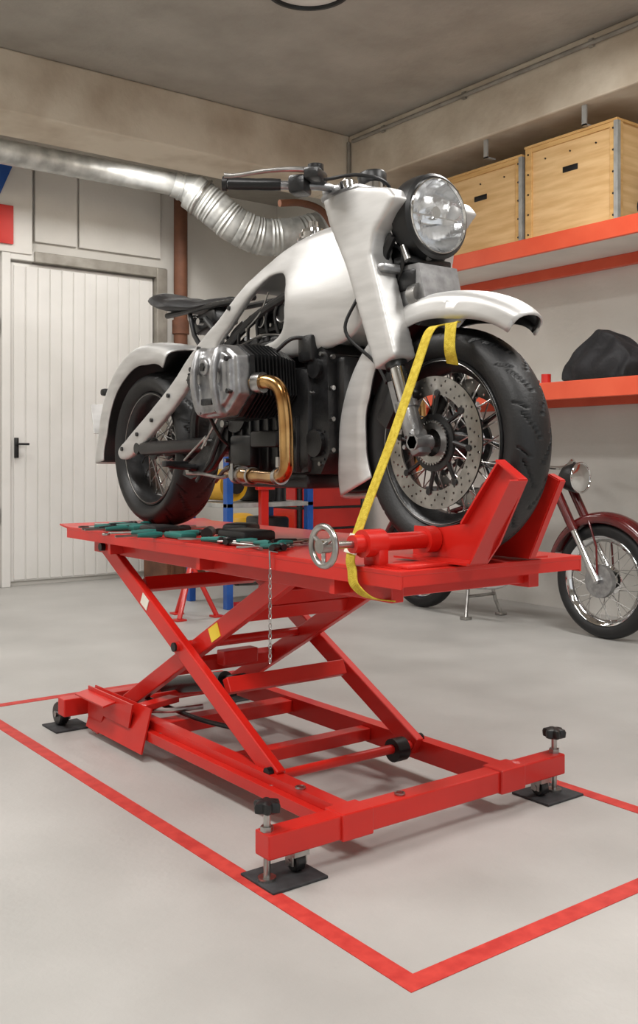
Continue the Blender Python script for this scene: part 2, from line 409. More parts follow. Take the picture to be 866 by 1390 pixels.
# ================================================================= CUSTOM MOTORCYCLE
BX=1.83; TZ=.745
bike=group('custom_motorcycle',(BX,2.6,TZ))
FY,FZ,FR=1.845,1.046,.301
RY,RZ,RR=3.43,1.046,.301
wheel(bike,BX,FY,FZ,FR,.132,.215,'front')
wheel(bike,BX,RY,RZ,RR,.178,.215,'rear',ng=14)
def disc(x,cy,cz,ro,ri,nh=26,rows=3):
    circ=lambda a0,b0,r,n:[(a0+r*math.cos(2*math.pi*i/n),b0+r*math.sin(2*math.pi*i/n)) for i in range(n)]
    holes=[circ(cy,cz,ri,48)]
    for k in range(rows):
        rr=ri+(ro-ri)*(k+.75)/(rows+.5)
        for i in range(nh):
            a=2*math.pi*(i+k*.33)/nh
            holes.append(circ(cy+rr*math.cos(a),cz+rr*math.sin(a),.0034,8))
    return plate(circ(cy,cz,ro,72),holes,x-.0025,x+.0025)
for sd,nm in ((-1,'near'),(1,'far')):
    obj('front_disc_'+nm,disc(BX+sd*.068,FY,FZ,.172,.125),'steel',bike,ang=20)
    g=G()
    g.rev([(-.004,.055),(-.004,.075),(.004,.075),(.004,.055)],(BX+sd*.068,FY,FZ),(1,0,0),n=40,closed=True)
    for i in range(8):
        a=2*math.pi*i/8
        g.cyl((BX+sd*.068,FY+.072*math.cos(a),FZ+.072*math.sin(a)),(BX+sd*.068,FY+.128*math.cos(a+.12),FZ+.128*math.sin(a+.12)),.0055,n=8)
        g.cyl((BX+sd*.062,FY+.128*math.cos(a+.12),FZ+.128*math.sin(a+.12)),(BX+sd*.074,FY+.128*math.cos(a+.12),FZ+.128*math.sin(a+.12)),.009,n=10)
    obj('front_disc_carrier_'+nm,g,'blackm',bike)
g=G().rev([(0,.036),(0,.056),(.003,.056),(.003,.036)],(BX-.078,FY,FZ),(1,0,0),n=60,closed=True)
for i in range(36):
    a=2*math.pi*i/36; g.box((BX-.078,FY+.056*math.cos(a),FZ+.056*math.sin(a)),(.005,.006,.004),rot=(a,0,0))
obj('abs_ring',g,'steel',bike)
obj('front_axle',G().cyl((BX-.135,FY,FZ),(BX+.135,FY,FZ),.013).cyl((BX-.145,FY,FZ),(BX-.13,FY,FZ),.018,n=6),'steel',bike)
obj('rear_disc',disc(BX+.075,RY,RZ,.13,.09),'steel',bike,ang=20)
# forks
def fork(cx):
    g=G().prism([(2.21,1.735),(2.10,1.752),(1.93,1.712),(1.90,1.68),(1.985,1.605),(1.997,1.55),(1.90,1.27),(1.982,1.24),(2.105,1.53),(2.18,1.66)],cx-.04,cx+.04)
    return vox(g,.0065,9,.6)
for sd,nm in ((-1,'near'),(1,'far')):
    fx=BX+sd*.115
    obj('fork_cover_'+nm,fork(fx),'alu',bike,ang=80)
    top=Vector((fx,1.952,1.29)); ax=Vector((fx,FY+.015,FZ))
    dr=(ax-top).normalized()
    obj('fork_stanchion_'+nm,G().cyl(top,top+dr*.17,.022,n=24),'chrome',bike)
    g=G().cyl(top+dr*.03,top+dr*.05,.03,n=24).cyl(top-dr*.01,top+dr*.03,.034,n=24)
    obj('fork_seal_'+nm,g,'black',bike)
    g=G().cyl(top+dr*.165,ax-dr*.02,.0255,.027,n=24).cyl(top+dr*.15,top+dr*.168,.030,n=24)
    g.box((fx,FY+.006,FZ),(.05,.036,.07),rot=(-.35,0,0),bev=.01)
    g.cyl((fx-.030,FY,FZ),(fx+.03,FY,FZ),.021,n=20)
    g.prism([(FY+.02,FZ+.02),(FY+.085,FZ+.08),(FY+.115,FZ+.16),(FY+.09,FZ+.165),(FY+.06,FZ+.11),(FY+.01,FZ+.05)],fx-.012,fx+.012)
    for (a,b) in ((.03,-.012),(.015,.02)): g.cyl((fx-.03,FY+a,FZ+b),(fx-.022,FY+a,FZ+b),.006,n=8)
    obj('fork_lower_'+nm,g,'alu2',bike)
    g=G().box((BX+sd*.088,FY+.125,FZ+.10),(.055,.055,.125),rot=(.6,0,0),bev=.012)
    obj('brake_caliper_'+nm,g,'blackm',bike)
    obj('brake_hose_'+nm,G().tube([(fx-.0,FY+.13,FZ+.16),(fx-.03*sd,2.06,1.27),(fx+sd*.01,2.14,1.36),(fx-sd*.02,2.12,1.46),(BX+sd*.05,2.1,1.58)],.005,n=8,sm=8),'black',bike)
obj('fork_guard_plate',G().prism([(1.90,1.52),(1.865,1.38),(1.90,1.355),(1.96,1.37),(1.98,1.52)],BX-.07,BX+.07),'alu2',bike)
def fender(cy,cz,th0,th1,Rout,Rin,hw,n=90,ins=0.):
    V=[];F=[]
    for i in range(n+1):
        th=th0+(th1-th0)*i/n; a=math.radians(th); ro=lerp(Rout,th)-ins; ri=lerp(Rin,th)+ins*.3
        k=hw(th)-ins
        side=[(-k,ri),(-k,ri+(ro-ri)*.35),(-k,ri+(ro-ri)*.6),(-k*.995,ro-.026),(-k*.96,ro-.014),(-k*.86,ro-.004),(-k*.65,ro+.004),(-k*.35,ro+.009)]
        sec=side+[(0,ro+.011)]+[(-x,r) for x,r in side[::-1]]
        for x,r in sec: V.append((BX+x,cy+r*math.cos(a),cz+r*math.sin(a)))
    m=len(sec)
    for i in range(n):
        for j in range(m-1): F.append((i*m+j,i*m+j+1,(i+1)*m+j+1,(i+1)*m+j))
    return G().add(V,F)
RO=[(-22,.412),(0,.392),(60,.382),(95,.382),(132,.400)]
RI=[(-22,.25),(0,.255),(25,.272),(50,.302),(75,.318),(100,.318),(132,.352)]
HW=lambda t:.083 if t<92 else .083*math.sqrt(max(.03,1-.66*((t-92)/40)**2.6))
obj('front_fender',fender(FY,FZ,-22,132,RO,RI,HW),'alu',bike,ang=80,solid=.005)
obj('front_fender_liner',fender(FY,FZ,-20,130.5,RO,RI,HW,ins=.0055),'black',bike,ang=60,solid=.002)
RO=[(-8,.43),(10,.40),(60,.395),(100,.40),(122,.42)]; RI=[(-8,.33),(15,.30),(60,.305),(95,.32),(122,.35)]
obj('rear_fender',fender(RY,RZ,-8,122,RO,RI,lambda t:.108),'alu',bike,ang=80,solid=.005)
obj('rear_fender_liner',fender(RY,RZ,-7,121,RO,RI,lambda t:.108,ins=.0055),'black',bike,ang=60,solid=.002)
obj('number_plate',G().box((BX,RY+.46,RZ+.13),(.2,.006,.13),rot=(-.25,0,0),bev=.002),'alu',bike,smooth=False)
obj('plate_bracket',G().tube([(BX,RY+.38,RZ+.16),(BX,RY+.455,RZ+.13)],.01),'black',bike)
obj('tail_light',G().box((BX-.06,RY+.40,RZ+.24),(.05,.04,.03),bev=.01),'black',bike)

outer=[(2.17,1.655),(2.28,1.662),(2.40,1.655),(2.50,1.635),(2.60,1.60),(2.70,1.55),(2.83,1.48),(2.95,1.42),(3.05,1.36),(3.15,1.29),(3.28,1.215),(3.52,1.09),(3.60,1.045),(3.585,1.005),(3.50,1.01),(3.40,1.055),(3.22,1.15),(3.08,1.235),(2.98,1.325),(2.90,1.355),(2.82,1.335),(2.70,1.315),(2.55,1.31),(2.42,1.31),(2.30,1.32),(2.18,1.345),(2.10,1.41),(2.10,1.48),(2.13,1.58)]
hole=[(2.44,1.555),(2.52,1.565),(2.62,1.525),(2.74,1.452),(2.85,1.385),(2.80,1.364),(2.65,1.362),(2.50,1.37),(2.43,1.41),(2.415,1.49)]
g=G()
for sd in (-1,1):
    q=plate(outer,[hole],BX+sd*.112-.015,BX+sd*.112+.015,smooth=True); g.add(q.v,q.f)
tank=[(2.15,1.655),(2.28,1.662),(2.40,1.655),(2.50,1.635),(2.60,1.60),(2.70,1.55),(2.66,1.54),(2.60,1.56),(2.52,1.59),(2.43,1.585),(2.39,1.52),(2.39,1.42),(2.40,1.36),(2.30,1.345),(2.18,1.36),(2.115,1.42),(2.11,1.48),(2.14,1.58)]
q=plate(tank,[],BX-.127,BX+.127,smooth=True); g.add(q.v,q.f)
def ss(t): t=max(0,min(1,t)); return t*t*(3-2*t)
def dfm(v):
    x=v.x-BX; y=v.y; z=v.z
    wy=lerp([(2.1,.70),(2.42,1.08),(2.85,.96),(3.6,.98)],y)
    wz=lerp([(1.30,.90),(1.47,1.10),(1.69,.66)],z)
    t=ss((y-2.55)/.3); wz=wz*(1-t)+t
    cr=.045*max(0,1-(x/.13)**2)*ss((z-1.47)/.16)*ss((2.80-y)/.3)
    return Vector((BX+x*wy*wz,y,z+cr))
g=vox(g,.0075,13,.6,dfm)
obj('aluminium_body',g,'alu',bike,ang=80)
g=G()
for sd in (-1,1):
    for (y,z) in ((3.17,1.235),(3.30,1.15),(3.42,1.10),(3.55,1.045),(2.75,1.50),(2.95,1.385)):
        g.cyl((BX+sd*.120,y,z),(BX+sd*.131,y,z),.008,n=12)
obj('body_bolts',g,'blackm',bike)
g=G().rev([(0,.042),(.018,.042),(.018,.036),(.03,.034),(.034,.02),(.034,.001)],(BX,2.46,1.69),(0,.05,1),n=32,caps=False)
g.rev([(0,.05),(.006,.05),(.006,.04)],(BX,2.46,1.686),(0,.05,1),n=32,caps=True)
g.cyl((BX,2.46,1.72),(BX,2.46,1.745),.016)
obj('fuel_cap',g,'chrome',bike)
g=G().b2((BX-.155,2.05,1.728),(BX+.155,2.22,1.752),bev=.01).b2((BX-.14,1.96,1.50),(BX+.14,2.06,1.525),bev=.01)
g.cyl((BX,2.07,1.40),(BX,2.15,1.75),.035,.03)
g.box((BX-.10,2.20,1.76),(.09,.07,.035),rot=(0,0,.4),bev=.012).box((BX+.10,2.20,1.76),(.09,.07,.035),rot=(0,0,-.4),bev=.012)
obj('triple_clamp',g,'alu2',bike)
g=G().cyl((BX,2.17,1.752),(BX,2.17,1.80),.03)
for s in (-1,1): g.cyl((BX+s*.115,2.14,1.75),(BX+s*.115,2.145,1.775),.026).cyl((BX+s*.115,2.14,1.77),(BX+s*.115,2.145,1.785),.015,n=6)
obj('steering_nuts',g,'chrome',bike)
obj('speedometer',G().rev([(0,.03),(0,.04),(.024,.043),(.03,.040),(.032,.001)],(BX,2.17,1.798),(0,.15,1),n=32),'black',bike)
for sd,nm in ((-1,'right'),(1,'left')):
    P=lambda dx,y,z:(BX+sd*dx,y,z)
    obj('handlebar_'+nm,G().tube([P(.12,2.19,1.765),P(.17,2.19,1.768),P(.24,2.22,1.765),P(.40,2.33,1.768)],.0125,sm=6,n=14),'alu2',bike)
    obj('grip_'+nm,G().tube([P(.275,2.24,1.766),P(.33,2.28,1.767),P(.395,2.325,1.768)],[.016,.0175,.016,.0175,.016],n=16,sm=3).cyl(P(.395,2.325,1.768),P(.405,2.334,1.769),.02),'black',bike)
    obj('switchgear_'+nm,G().box(P(.235,2.205,1.762),(.07,.05,.05),rot=(0,0,-sd*.6),bev=.01).box(P(.21,2.165,1.785),(.085,.045,.032),rot=(0,0,-sd*.6),bev=.008).cyl(P(.21,2.165,1.8),P(.21,2.165,1.815),.022),'blackm',bike)
    obj('lever_'+nm,G().tube([P(.20,2.155,1.785),P(.25,2.165,1.795),P(.33,2.215,1.79),P(.40,2.275,1.778),P(.425,2.295,1.778)],[.006,.008,.006,.006,.008],sm=6,n=10),'steel',bike)
    obj('cable_'+nm,G().tube([P(.2,2.14,1.77),P(.14,2.06,1.775),P(.06,2.03,1.75),P(.03,2.06,1.64)],.005,sm=8,n=8),'black',bike)
# headlight
HX,HY,HZ=BX,1.915,1.652
g=G().rev([(0,.104),(.02,.108),(.05,.107),(.09,.098),(.13,.076),(.155,.045),(.165,.001)],(HX,HY,HZ),(0,1,0),n=64)
obj('headlight_shell',g,'black',bike)
g=G().rev([(-.016,.101),(-.017,.106),(-.010,.114),(.02,.116),(.045,.114),(.05,.107),(.03,.1),(-.01,.099)],(HX,HY,HZ),(0,1,0),n=64,closed=True)
obj('headlight_rim',g,'black',bike)
g=G().rev([(-.016,.095),(-.022,.098),(-.022,.1),(-.015,.102),(-.01,.099)],(HX,HY,HZ),(0,1,0),n=64,closed=True)
g.torus((HX,HY+.062,HZ),(0,1,0),.106,.0035,n=64)
obj('headlight_bezel',g,'chrome',bike)
g=G().rev([(-.012,.097),(.01,.090),(.04,.07),(.058,.04),(.064,.001)],(HX,HY,HZ),(0,1,0),n=64)
obj('headlight_reflector',g,'reflector',bike)
g=G().b2((HX-.09,HY-.006,HZ-.002),(HX+.09,HY+.04,HZ+.002)).rev([(-.008,.001),(-.008,.016),(-.003,.019),(.04,.019)],(HX,HY,HZ+.012),(0,1,0),n=32)
obj('headlight_bulb_shield',g,'chrome',bike)
g=G().rev([(-.036,.001),(-.034,.03),(-.029,.06),(-.018,.097)],(HX,HY,HZ),(0,1,0),n=64)
obj('headlight_lens',g,'glass',bike)
g=G().tube([(BX-.1,1.97,1.6),(BX-.1,2.0,1.56),(BX-.09,2.02,1.5)],.014).tube([(BX+.1,1.97,1.6),(BX+.1,2.0,1.56),(BX+.09,2.02,1.5)],.014)
g.box((BX,2.02,1.56),(.12,.07,.1),bev=.015).box((BX-.05,1.95,1.48),(.05,.08,.06),bev=.01).box((BX,1.96,1.535),(.16,.06,.02),bev=.005)
for k in range(6): g.tube([(BX-.07+.02*k,2.04,1.6),(BX-.08+.03*k,1.95,1.55-.01*k),(BX-.06+.02*k,2.02,1.42)],.006,sm=5,n=8)
obj('headlight_bracket_and_wiring',g,'blackm',bike)
obj('horn_and_ferrules',G().cyl((BX-.06,1.93,1.44),(BX-.06,1.9,1.44),.03).cyl((BX-.02,1.93,1.57),(BX-.02,1.91,1.54),.012).cyl((BX-.08,1.95,1.57),(BX-.08,1.93,1.53),.01),'steel',bike)

# engine
eng=G().b2((BX-.125,2.32,.955),(BX+.125,2.78,1.28),bev=.03)
eng.b2((BX-.09,2.5,1.25),(BX+.09,2.85,1.40),bev=.03).b2((BX-.105,2.35,.915),(BX+.105,2.72,.965),bev=.012)
eng.prism([(2.24,1.02),(2.25,1.31),(2.30,1.35),(2.36,1.35),(2.36,.96),(2.28,.96)],BX-.105,BX+.105)
eng.box((BX,2.235,1.17),(.15,.05,.27),bev=.02)
eng.rev([(0,.075),(.03,.075),(.04,.055),(.04,.001)],(BX,2.225,1.12),(0,-1,0),n=32)
for k in range(8): eng.b2((BX-.135,2.36+k*.05,.965),(BX+.135,2.37+k*.05,1.13),bev=.002)
for k in range(5): eng.b2((BX-.109,2.26,1.0+k*.02),(BX+.109,2.35,1.006+k*.02))
for s in (-1,1):
    eng.cyl((BX+s*.12,2.70,1.16),(BX+s*.14,2.70,1.16),.07,n=32).cyl((BX+s*.105,2.30,1.27),(BX+s*.118,2.30,1.27),.03).cyl((BX+s*.105,2.30,1.05),(BX+s*.118,2.30,1.05),.04)
    eng.box((BX+s*.1,2.33,1.33),(.06,.07,.08),bev=.01)
obj('engine_block',eng,'blackm',bike,ang=30)
g=G()
for sd in (-1,1):
    for (y,z) in ((2.28,.99),(2.34,.98),(2.33,1.2),(2.275,1.31),(2.33,1.38),(2.45,.95),(2.6,.95),(2.75,1.0),(2.74,1.24),(2.66,1.19),(2.74,1.12)):
        g.cyl((BX+sd*.105,y,z),(BX+sd*.143 if y>2.4 else BX+sd*.112,y,z),.0065,n=8)
for z in (1.03,1.12,1.21,1.30):
    for s in (-1,1): g.cyl((BX+s*.092,2.235,z),(BX+s*.092,2.245,z),.007,n=8)
obj('engine_bolts',g,'steel',bike)
hp=[(2.36,1.30),(2.42,1.335),(2.56,1.33),(2.60,1.28),(2.585,1.18),(2.53,1.125),(2.42,1.13),(2.35,1.19)]
def scl(p,s,c=(2.475,1.232)): return [(c[0]+(a-c[0])*s,c[1]+(b-c[1])*s) for a,b in p]
for sd,nm in ((-1,'right'),(1,'left')):
    X=lambda d: BX+sd*d
    g=G().prism(hp,X(.30),X(.345)).prism(scl(hp,.9),X(.34),X(.365)).prism(scl(hp,.70),X(.36),X(.372))
    for yy in (2.42,2.53):
        g.tube([(X(.345),yy,1.325),(X(.375),yy-.005,1.31),(X(.392),yy-.01,1.235),(X(.372),yy-.005,1.15),(X(.34),yy,1.135)],.012,sm=4)
    g.cyl((X(.36),2.475,1.27),(X(.388),2.475,1.27),.024)
    g=vox(g,.0045,3,.5)
    obj('cylinder_head_cover_'+nm,g,'alu2',bike,ang=50)
    q=G().prism(scl(hp,1.03),X(.286),X(.302)); obj('head_gasket_flange_'+nm,q,'blackm',bike,smooth=False)
    g=G()
    for k in range(12):
        x=.132+k*.013; s=.84+.14*min(1,k/5)
        g.prism(scl(hp,s*1.08),X(x),X(x+.0045))
    g.cyl((X(.1),2.475,1.232),(X(.29),2.475,1.232),.078,n=32)
    obj('cylinder_fins_'+nm,g,'fin',bike,smooth=False)
    g=G()
    for (a,b) in scl(hp,.84): g.cyl((X(.355),a,b),(X(.371),a,b),.0075,n=10)
    g.cyl((X(.372),2.475,1.27),(X(.392),2.475,1.27),.013,n=6)
    g.box((X(.372),2.475,1.17),(.012,.06,.02),bev=.004)
    obj('head_bolts_'+nm,g,'blackm',bike)
    g=G().tube([(X(.29),2.36,1.22),(X(.272),2.30,1.222),(X(.262),2.26,1.195),(X(.256),2.245,1.12),(X(.252),2.245,1.03),(X(.245),2.258,.975),(X(.23),2.32,.952),(X(.205),2.45,.952),(X(.19),2.58,.955),(X(.16),2.70,.965)],.0205,n=18,sm=8)
    obj('exhaust_header_'+nm,g,'gold',bike)
    g=G().cyl((X(.276),2.325,1.222),(X(.284),2.352,1.222),.03).cyl((X(.19),2.565,.955),(X(.183),2.59,.956),.027).cyl((X(.232),2.30,.955),(X(.226),2.325,.953),.025)
    g.torus((X(.19),2.60,.956),(-.2*sd,1,0),.025,.005).torus((X(.2),2.50,.953),(-.2*sd,1,0),.024,.004).cyl((X(.21),2.60,.94),(X(.21),2.60,.99),.006).cyl((X(.225),2.325,.98),(X(.225),2.325,1.01),.008)
    obj('exhaust_clamps_'+nm,g,'steel',bike)
    g=G().tube([(X(.235),2.55,1.31),(X(.20),2.62,1.315),(X(.15),2.70,1.30)],.024,sm=6,n=14)
    g.cyl((X(.20),2.66,1.29),(X(.20),2.78,1.27),.034,.042)
    g.tube([(X(.18),2.40,1.325),(X(.15),2.36,1.36),(X(.10),2.33,1.36)],.006,sm=6)
    g.tube([(X(.30),2.60,1.15),(X(.22),2.66,1.08),(X(.16),2.70,1.05)],.006,sm=6)
    g.tube([(X(.33),2.60,1.2),(X(.25),2.68,1.24),(X(.16),2.74,1.26)],.007,sm=6)
    g.box((X(.165),2.46,1.065),(.05,.14,.05),bev=.008).box((X(.15),2.62,1.03),(.04,.12,.1),bev=.01)
    obj('intake_and_hoses_'+nm,g,'black',bike)
    g=G().rev([(0,.03),(.01,.046),(.08,.038),(.09,.02),(.09,.001)],(X(.18),2.79,1.27),(0,1,-.05),n=28)
    for k in range(12):
        a=k*math.pi/6; g.cyl((X(.18)+.046*math.cos(a),2.80,1.27+.046*math.sin(a)),(X(.18)+.039*math.cos(a),2.868,1.267+.039*math.sin(a)),.003,n=6)
    obj('air_filter_'+nm,g,'fin',bike)
    g=G().prism([(2.72,1.30),(2.80,1.26),(2.88,1.05),(3.02,.98),(3.04,.95),(2.98,.935),(2.84,.97),(2.74,1.05)],X(.125),X(.14))
    g.tube([(X(.14),2.72,1.18),(X(.155),2.82,1.0),(X(.16),2.9,.93)],.009)
    g.tube([(X(.14),2.94,.975),(X(.24),2.955,.985)],.012).box((X(.215),2.955,.988),(.09,.03,.02),bev=.004)
    g.tube([(X(.15),2.8,.93),(X(.18),2.7,.965),(X(.2),2.62,.98)],.007)
    obj('footpeg_bracket_'+nm,g,'blackm',bike)
    g=G().tube([(X(.165),2.96,.955),(X(.175),2.84,.955),(X(.17),2.74,.945),(X(.19),2.66,.95)],.006,n=8,sm=4).tube([(X(.15),2.86,1.08),(X(.16),2.99,1.0)],.005).tube([(X(.15),2.72,1.2),(X(.155),2.88,1.04)],.004)
    for (y,z) in ((2.78,1.22),(2.98,.965),(2.86,1.06),(2.75,1.12)): g.cyl((X(.14),y,z),(X(.155),y,z),.012)
    obj('pedal_linkage_'+nm,g,'steel',bike)
g=G().tube([(BX-.06,2.2,1.55),(BX-.09,2.5,1.5),(BX-.085,2.8,1.40),(BX-.07,3.05,1.2),(BX-.06,3.1,1.05)],.016,sm=6)
g.tube([(BX+.06,2.2,1.55),(BX+.09,2.5,1.5),(BX+.085,2.8,1.40),(BX+.07,3.05,1.2),(BX+.06,3.1,1.05)],.016,sm=6)
g.b2((BX-.065,2.47,1.41),(BX+.065,2.70,1.50),bev=.02).b2((BX-.075,2.45,1.36),(BX+.075,2.84,1.395),bev=.008)
g.cyl((BX-.09,2.50,1.46),(BX-.065,2.50,1.46),.035).cyl((BX-.09,2.62,1.45),(BX-.065,2.62,1.45),.028)
for k in range(7): g.tube([(BX-.08,2.44+.05*k,1.53-.012*k),(BX-.095,2.48+.05*k,1.47-.008*k),(BX-.085,2.46+.06*k,1.38)],.0055,sm=5,n=8)
g.tube([(BX-.05,2.75,1.4),(BX-.07,2.9,1.3),(BX-.06,2.95,1.2)],.02,sm=5)
g.tube([(BX-.07,3.0,1.5),(BX-.07,2.9,1.42),(BX-.08,2.85,1.36)],.01,sm=4)
g.tube([(BX-.09,2.8,1.06),(BX-.105,3.1,1.05),(BX-.105,3.4,1.045)],.026,sm=5,n=16).tube([(BX+.09,2.8,1.06),(BX+.105,3.1,1.05),(BX+.105,3.4,1.045)],.035,sm=5,n=16)
g.cyl((BX-.125,RY,RZ),(BX+.125,RY,RZ),.022).cyl((BX+.06,RY,RZ),(BX+.125,RY,RZ),.075,n=32)
g.cyl((BX-.125,2.82,1.06),(BX+.125,2.82,1.06),.035)
obj('frame_and_swingarm',g,'blackm',bike)
g=G()
for k in range(14):
    t=k/13; g.torus((BX+.0,2.9+.16*t,1.14+.3*t),(0,.47,.88),.03,.006,n=20,m=8)
obj('shock_spring',g,'steel',bike)
g=G()
for k in range(4): g.cyl((BX-.1,2.48+.07*k,1.395+.03*(k%2)),(BX-.088,2.48+.07*k,1.395+.03*(k%2)),.006,n=10)
for c_,r_ in (((BX-.092,2.50,1.46),.03),((BX-.092,2.62,1.45),.024)): g.torus(c_,(1,0,0),r_,.0022,n=28,m=6)
g.tube([(BX-.105,2.44,1.38),(BX-.108,2.58,1.395),(BX-.104,2.72,1.375)],.0035,n=6,sm=4)
g.tube([(BX-.1,2.56,1.53),(BX-.104,2.60,1.47),(BX-.1,2.68,1.43)],.003,n=6,sm=4)
obj('window_fasteners',g,'steel',bike)
# seat
V=G(); N=18; pts=[]
for i in range(N+1):
    t=i/N; y=2.93+.50*t
    hw=lerp([(0,.04),(.25,.075),(.6,.12),(.85,.115),(1,.05)],t)
    zt=lerp([(0,1.565),(.3,1.562),(.6,1.578),(1,1.628)],t); th=lerp([(0,.02),(.3,.04),(.5,.055),(.85,.06),(1,.022)],t)
    for j in range(16):
        a=2*math.pi*j/16; pts.append((BX+hw*math.cos(a),y,zt+th*(math.sin(a)*.5)-.012*abs(math.cos(a))**3))
F=[(i*16+j,i*16+(j+1)%16,(i+1)*16+(j+1)%16,(i+1)*16+j) for i in range(N) for j in range(16)]+[tuple(range(16))[::-1],tuple(N*16+j for j in range(16))]
V.add(pts,F); obj('seat',V,'leather',bike,ang=70)
g=G().tube([(BX-.05,2.72,1.54),(BX-.055,2.95,1.545),(BX-.06,3.3,1.545)],.011,sm=4).tube([(BX+.05,2.72,1.54),(BX+.055,2.95,1.545),(BX+.06,3.3,1.545)],.011,sm=4)
g.tube([(BX-.05,3.15,1.545),(BX-.07,3.08,1.45),(BX-.09,3.0,1.40)],.009).tube([(BX+.05,3.15,1.545),(BX+.07,3.08,1.45),(BX+.09,3.0,1.40)],.009)
g.box((BX,3.05,1.5),(.1,.16,.06),rot=(-.2,0,0),bev=.01)
obj('seat_support',g,'blackm',bike)
g=G()
for k in range(5): g.torus((BX-.03,3.10+.014*k,1.47+.012*k),(0,.7,.7),.016,.004,n=14,m=6)
g.cyl((BX-.07,3.02,1.49),(BX-.09,3.02,1.49),.012)
obj('seat_spring',g,'chrome',bike)

# ================================================================= LIFT
lift=group('motorcycle_lift_table',(1.83,2.65,0))
TX0,TX1,TY0,TY1=1.50,2.15,1.68,3.61
g=G().b2((TX0,TY0,.733),(TX1,TY1,.745),bev=.002)
g.b2((TX0+.001,TY0+.001,.703),(TX0+.007,TY1-.001,.735)).b2((TX1-.007,TY0+.001,.703),(TX1-.001,TY1-.001,.735)).b2((TX0+.008,TY0+.001,.708),(TX1-.008,TY0+.007,.735))
g.box(((TX0+TX1)/2,TY1+.03,.745),(.65,.075,.006),rot=(.12,0,0))
for x in (1.56,2.055): g.b2((x,TY0+.1,.655),(x+.04,TY1-.12,.733),bev=.003)
for y in (1.8,2.3,2.85,3.4): g.b2((1.565,y,.665),(2.09,y+.04,.73),bev=.003)
for y in (1.95,2.62,3.25): g.box((1.55,y,.69),(.08,.02,.05))
for k in range(9): g.b2((1.52,1.72+k*.012,.7455),(1.60,1.725+k*.012,.7475))
obj('table_top',g,'red',lift,smooth=False)
def arm(x,a,b,w=.055,t=.03):
    a=Vector((x,a[0],a[1])); b=Vector((x,b[0],b[1])); dd=b-a; ang=math.atan2(dd.z,dd.y)
    return G().box((a+b)/2,(t,dd.length+.04,w),rot=(ang,0,0),bev=.004)
g=G()
A0,A1=(2.28,.115),(3.38,.68); B0,B1=(3.30,.115),(2.26,.68)
for x in (1.565,2.09): q=arm(x,A0,A1,.06); g.add(q.v,q.f)
for x in (1.615,2.04): q=arm(x,B0,B1,.06); g.add(q.v,q.f)
obj('scissor_arms',g,'red',lift,smooth=False)
g=G().cyl((1.54,2.82,.395),(2.12,2.82,.395),.016).cyl((1.54,2.28,.11),(2.12,2.28,.11),.014)
g.cyl((1.56,3.30,.115),(2.1,3.30,.115),.014).cyl((1.56,2.26,.67),(2.1,2.26,.67),.014).cyl((1.56,3.38,.67),(2.1,3.38,.67),.014)
obj('cross_rods',g,'red',lift)
g=G()
def cross(y,z,sx=.03,sz=.05,x0=1.60,x1=2.06,rot=0): g.box(((x0+x1)/2,y,z),(x1-x0,sx,sz),rot=(rot,0,0),bev=.003)
cross(3.15,.56,rot=-.48); cross(2.6,.30,rot=-.48); cross(2.98,.29,rot=.48,x0=1.62,x1=2.03); cross(2.55,.53,rot=.48,x0=1.62,x1=2.03); cross(2.4,.60,rot=.48,x0=1.62,x1=2.03)
g.box((1.83,2.9,.32),(.14,.05,.05),bev=.004)
obj('scissor_cross_members',g,'red',lift,smooth=False)
g=G()
for x in (1.545,2.11):
    for p in ((2.82,.395),(3.38,.68),(2.28,.125)): g.cyl((x-.012,p[0],p[1]),(x+.012,p[0],p[1]),.015,n=16)
for x in (1.605,2.045):
    g.cyl((x-.018,3.30,.095),(x+.018,3.30,.095),.03,n=20)
g.cyl((2.0,2.28,.105),(2.045,2.28,.105),.036,n=20)
obj('pivots_and_rollers',g,'fin',lift)
g=G()
g.b2((1.285,1.90,.062),(2.355,1.96,.122),bev=.004)
g.b2((1.50,1.892,.058),(1.60,1.968,.126),bev=.004).b2((2.07,1.892,.058),(2.17,1.968,.126),bev=.004)
for x in (1.53,2.10):
    g.b2((x,1.96,.06),(x+.006,3.46,.118)); g.b2((x,1.96,.118),(x+.045,3.46,.124)); g.b2((x+.006,1.96,.06),(x+.045,3.46,.066))
g.b2((2.145,1.96,.06),(2.151,3.46,.122))
g.b2((1.42,3.44,.055),(2.26,3.50,.12),bev=.004)
g.b2((1.57,2.50,.07),(2.10,2.55,.11),bev=.003).b2((1.57,2.95,.07),(2.10,3.02,.115),bev=.003)
g.box((1.50,3.16,.10),(.006,.44,.15),rot=(.0,.25,0)).box((1.475,3.27,.155),(.07,.24,.006),rot=(0,-.2,0))
g.prism([(3.02,.175),(3.38,.175),(3.38,.02),(3.30,.015),(3.25,.09),(3.05,.09)],1.487,1.493)
g.box((1.60,3.05,.16),(.16,.05,.02),rot=(0,0,.3),bev=.002)
g.b2((1.505,2.0,.066),(1.53,3.02,.10),bev=.002)
obj('base_frame',g,'red',lift,smooth=False)
g=G().cyl((1.83,3.42,.12),(1.83,2.98,.22),.032,n=24).cyl((1.83,2.98,.22),(1.83,2.86,.25),.016)
g.tube([(1.62,3.2,.15),(1.66,2.9,.13),(1.7,2.7,.13)],.008,sm=5)
obj('hydraulic_cylinder',g,'blackm',lift)
g=G().tube([(1.55,3.05,.14),(1.62,2.98,.145),(1.72,2.95,.15)],.009).torus((1.535,2.12,.128),(0,0,1),.012,.003,n=20,m=6).torus((1.72,1.93,.126),(0,0,1),.012,.003,n=20,m=6)
for p in ((1.529,2.25,.09),(1.529,2.9,.09)): g.cyl((p[0]-.004,p[1],p[2]),(p[0]+.004,p[1],p[2]),.011,n=14)
obj('release_linkage',g,'steel',lift)
g=G()
